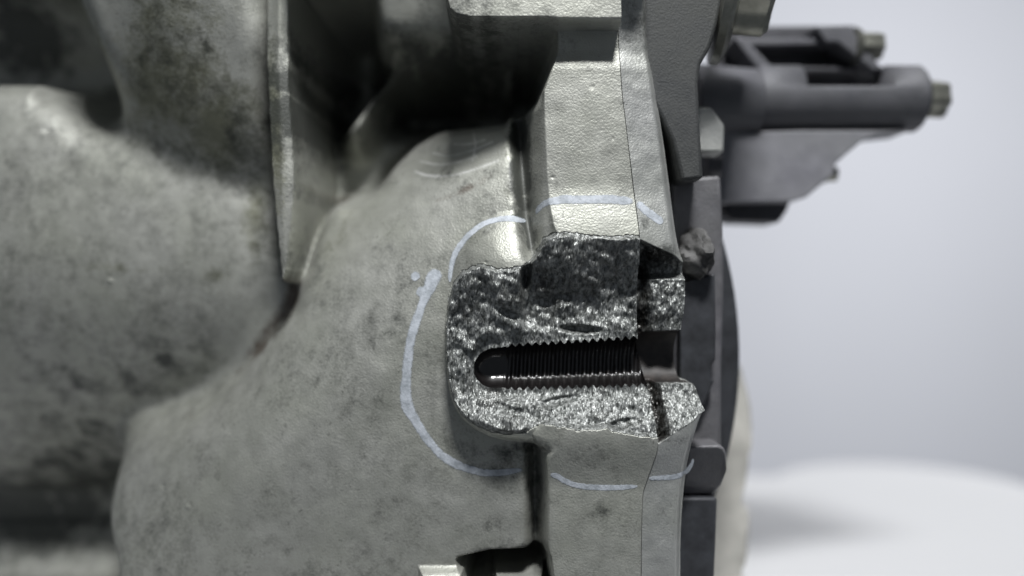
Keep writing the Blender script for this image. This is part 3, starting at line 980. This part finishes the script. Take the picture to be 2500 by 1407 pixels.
# dark slab and upper shoulder
prism("dark_plate", [(1530, -260), (1768, -260), (1764, 0), (1752, 60), (1735, 115), (1712, 155), (1705, 200), (1711, 330), (1718, 436), (1664, 442), (1640, 340), (1590, 240), (1530, 190)], -76, 260, M_shoulder, gearbox, 10, 3)
# flange bolt at the top edge
bolt = bpy.data.objects.new("bolt", None); bolt.empty_display_size = 0.01
link(bolt, gearbox)
bc = P3(1752, -30, -190)
bolt.location = bc
def under(o, par):
    o.data.transform(Matrix.Translation(-Vector(par.location)))
    return o
BAX = (1.0, -0.10, -0.12)
under(lathe_x("washer", [(0, 150), (4, 196), (24, 200), (34, 190), (46, 150), (48, 120)], bc, M_bolt, bolt, BAX, 64), bolt)
under(hexhead("bolt_head", bc + Vector(BAX).normalized() * 44 * U, BAX, 128, 95, M_bolt, bolt, 0.35, 10), bolt)

# plate stack to the right of the break
prism("adapter_plate", [(1640, 436), (1760, 428), (1766, 560), (1768, 700), (1762, 900), (1762, 1100), (1640, 1100)], -190, 200, M_plate, gearbox, 10)
prism("dark_insert", [(1660, 690), (1746, 668), (1748, 800), (1747, 880), (1738, 890), (1736, 925), (1744, 930), (1728, 965), (1715, 1000), (1660, 1010)], -150, 60, M_dark, gearbox, 6)
M_nub = plain('grey_brown_casting', (0.06, 0.059, 0.058), 0.7, 0.1, 0.6, 300, 4e-4, 700)
def lump(name, px, py, h, rx, ry, rz, mat, parent, seed, amp=0.18, sub=4):
    bm = bmesh.new()
    bmesh.ops.create_icosphere(bm, subdivisions=sub, radius=1.0)
    c = P3(px, py, h)
    for v in bm.verts:
        d = v.co.copy()
        n = float(vnoise(np.array([d.x * 2.1 + d.y * 1.3]), np.array([d.z * 2.1 - d.y * 0.9]), seed)[0]) + 0.5 * float(vnoise(np.array([d.x * 5 + d.y * 3]), np.array([d.z * 5 - d.y * 2]), seed + 3)[0])
        k = 1 + amp * n
        v.co = c + Vector((d.x * rx * k, d.y * ry * k, d.z * rz * k)) * U
    return bm_obj(name, bm, mat, parent, True)
lump("cast_nub", 1700, 620, -150, 46, 60, 66, M_nub, gearbox, 7, 0.26)
prism("lug", [(1680, 1090), (1755, 1086), (1768, 1092), (1774, 1106), (1777, 1150), (1774, 1195), (1762, 1222), (1680, 1226)], -90, 220, M_plate, gearbox, 12, 4,
      tilt=lambda X, Y: -0.9 * max(Y - 1162, 0))
prism("dark_column", [(1650, 1215), (1752, 1215), (1748, 1330), (1744, 1420), (1744, 1800), (1650, 1800)], -140, 200, M_dark, gearbox, 8)
# big wheel rim peeping out at the right: a segment of a disc
def segment(name, pts3, h, depth, xcut, mat, parent, seg=40, bevel=14):
    (x1, y1), (x2, y2), (x3, y3) = [tuple(v) for v in wpoly(pts3, h)]
    a = np.array([[2 * x1, 2 * y1, 1], [2 * x2, 2 * y2, 1], [2 * x3, 2 * y3, 1]]); b = np.array([x1 * x1 + y1 * y1, x2 * x2 + y2 * y2, x3 * x3 + y3 * y3])
    s = np.linalg.solve(a, b); r = math.sqrt(s[2] + s[0] ** 2 + s[1] ** 2)
    t1 = math.acos((xcut - s[0]) / r)
    ring = [(s[0] + r * math.cos(t), s[1] + r * math.sin(t)) for t in np.linspace(-t1, t1, seg)]
    bm = bmesh.new()
    f = [bm.verts.new(((X - CX) * U, -h * U, (CY - Y + ZC) * U)) for X, Y in ring]
    bk = [bm.verts.new(((X - CX) * U, -(h - depth) * U, (CY - Y + ZC) * U)) for X, Y in ring]
    bm.faces.new(f); bm.faces.new(bk[::-1])
    for k in range(seg):
        bm.faces.new([f[k], bk[k], bk[(k + 1) % seg], f[(k + 1) % seg]])
    return bm_obj(name, bm, mat, parent, True, bevel)
segment("wheel_rim", [(1772, 600), (1808, 850), (1775, 1130)], -330, 120, 1500, M_dark, gearbox)

# ---- pump bolted on behind
pump = bpy.data.objects.new("pump_housing", None); pump.empty_display_size = 0.01
link(pump, gearbox)
HP = -560
def boss(name, x0, x1, yc, r, h, mat, r2=None):
    a = P3(x0, yc, h); L = (P3(x1, yc, h) - a).x / U
    R = r * (D - h) / D
    R2 = (r2 or r) * (D - h) / D
    return lathe_x(name, [(0, R * .96), (6, R), (L - 8, R2), (L, R2 * .94)], a, mat, pump, (1, 0, 0), 56)
def pocket_boss():
    k = (D - HP) / D
    a = P3(1842, 242, HP)
    R = 80 * k
    L = (P3(2238, 242, HP) - a).x / U
    p0 = (P3(1944, 242, HP) - a).x / U; p1 = (P3(2152, 242, HP) - a).x / U
    o = lathe_x("bolt_boss", [(0, R * .97), (8, R), (p0, R), (p0 + 2, R), (p0 + 60, R), (p1 - 60, R), (p1 - 2, R), (p1 + 4, R), (L - 8, R), (L, R * .94)], a, M_pump, pump, (1, 0, 0), 72)
    zc = a.z + 14 * k * U
    for v in o.data.vertices:
        x = (v.co.x - a.x) / U
        if p0 + 1 < x < p1 - 1 and v.co.z > zc:
            v.co.z = zc + (v.co.z - zc) * 0.04
    return o
pocket_boss()
boss("collar", 1690, 1848, 250, 92, HP + 20, M_pump, 80)
boss("end_ring", 2222, 2244, 242, 80, HP, M_pump_dark, 70)
prism("web", [(1700, 318), (1840, 322), (1960, 318), (2225, 318), (2150, 326), (2105, 344), (2062, 380), (2038, 402), (2036, 425), (1992, 462), (1968, 482), (1930, 492), (1764, 494), (1700, 494)], HP + 62, 150, M_web, pump, 16)
prism("foot", [(1764, 488), (1932, 488), (1922, 515), (1902, 544), (1790, 540), (1772, 520)], HP - 10, 150, M_pump_dark, pump, 10)
prism("spacer", [(1690, 258), (1738, 262), (1770, 305), (1768, 372), (1700, 372)], -215, 90, M_cover, pump, 8)
# open frame above the boss
prism("back_wall", [(1740, 62), (2092, 62), (2150, 165), (2180, 175), (2180, 240), (1740, 240)], HP - 130, 60, M_pump_dark, pump, 8)
prism("rib", [(1790, 92), (1816, 88), (1882, 158), (1930, 166), (1930, 200), (1850, 200), (1844, 160)], HP + 20, 150, M_pump, pump, 8)
prism("rib", [(1800, 94), (2030, 92), (2046, 108), (1830, 112)], HP - 20, 130, M_pump, pump, 6)
prism("rib", [(1990, 62), (2078, 60), (2096, 92), (2150, 160), (2176, 172), (2130, 172), (2046, 104), (2016, 104)], HP + 10, 150, M_pump, pump, 8)
prism("rib", [(1936, 163), (2160, 163), (2160, 174), (1936, 174)], HP - 40, 90, M_pump_dark, pump, 4)
PB = (1, 0, -0.03)
def small_bolt(px, py, h, r, L, rf):
    e = bpy.data.objects.new("bolt", None); e.empty_display_size = 0.005
    link(e, gearbox)
    c = P3(px, py, h); e.location = c
    k = (D - h) / D
    under(lathe_x("bolt_flange", [(0, rf * k * .9), (3, rf * k), (12 * k, rf * k * .92), (16 * k, r * k)], c, M_bolt, e, PB, 40), e)
    under(hexhead("bolt_head", c + Vector((12 * k * U, 0, 0)), PB, r * k, L * k, M_bolt, e, 0.3, 6), e)
small_bolt(2240, 242, HP, 48, 52, 62)
small_bolt(2082, 112, HP - 20, 36, 56, 44)
small_bolt(2004, 424, HP - 40, 20, 26, 24)
boss("sleeve", 1722, 1758, 404, 30, HP + 150, M_pump_dark)

# ================================================================== rough beige block behind
def beige():
    t = thing("support_block", "rough beige block standing on the white table behind the gearbox's right edge", "block", (0, 0, 0))
    h = -620
    pts = spline([(1700, 860), (1800, 880), (1826, 930), (1842, 985), (1849, 1060), (1842, 1120), (1836, 1170), (1828, 1235), (1840, 1275), (1836, 1340), (1826, 1400)], 6)
    w = wpoly(pts, h)
    zmax = ZC + CY
    bm = bmesh.new()
    rows = []
    depths = np.linspace(0, 220, 9)
    ring = [tuple(p) for p in w] + [(w[-1][0] + 4, zmax), (w[0][0], zmax)]
    for d in depths:
        row = []
        for i, (X, Y) in enumerate(ring):
            nz = float(fbm(np.array([Y * 1.0]), np.array([d * 1.0 + 500]), 60, 33, 3)[0])
            b = 26 * (1 - ((d - 110) / 110) ** 2)
            inset = -30 if False else 0
            Xn = X + (nz * 12 + b - 20) * (1 if i < len(ring) - 1 else 0)
            row.append(bm.verts.new(((Xn - CX) * U, (-(h) + d) * U, max((CY - Y + ZC), 0) * U)))
        rows.append(row)
    n = len(ring)
    for i in range(len(rows) - 1):
        for k in range(n):
            bm.faces.new([rows[i][k], rows[i][(k + 1) % n], rows[i + 1][(k + 1) % n], rows[i + 1][k]])
    bm.faces.new(rows[0][::-1]); bm.faces.new(rows[-1])
    bm_obj("block_body", bm, M_beige, t, True, None, angle=60)
beige()
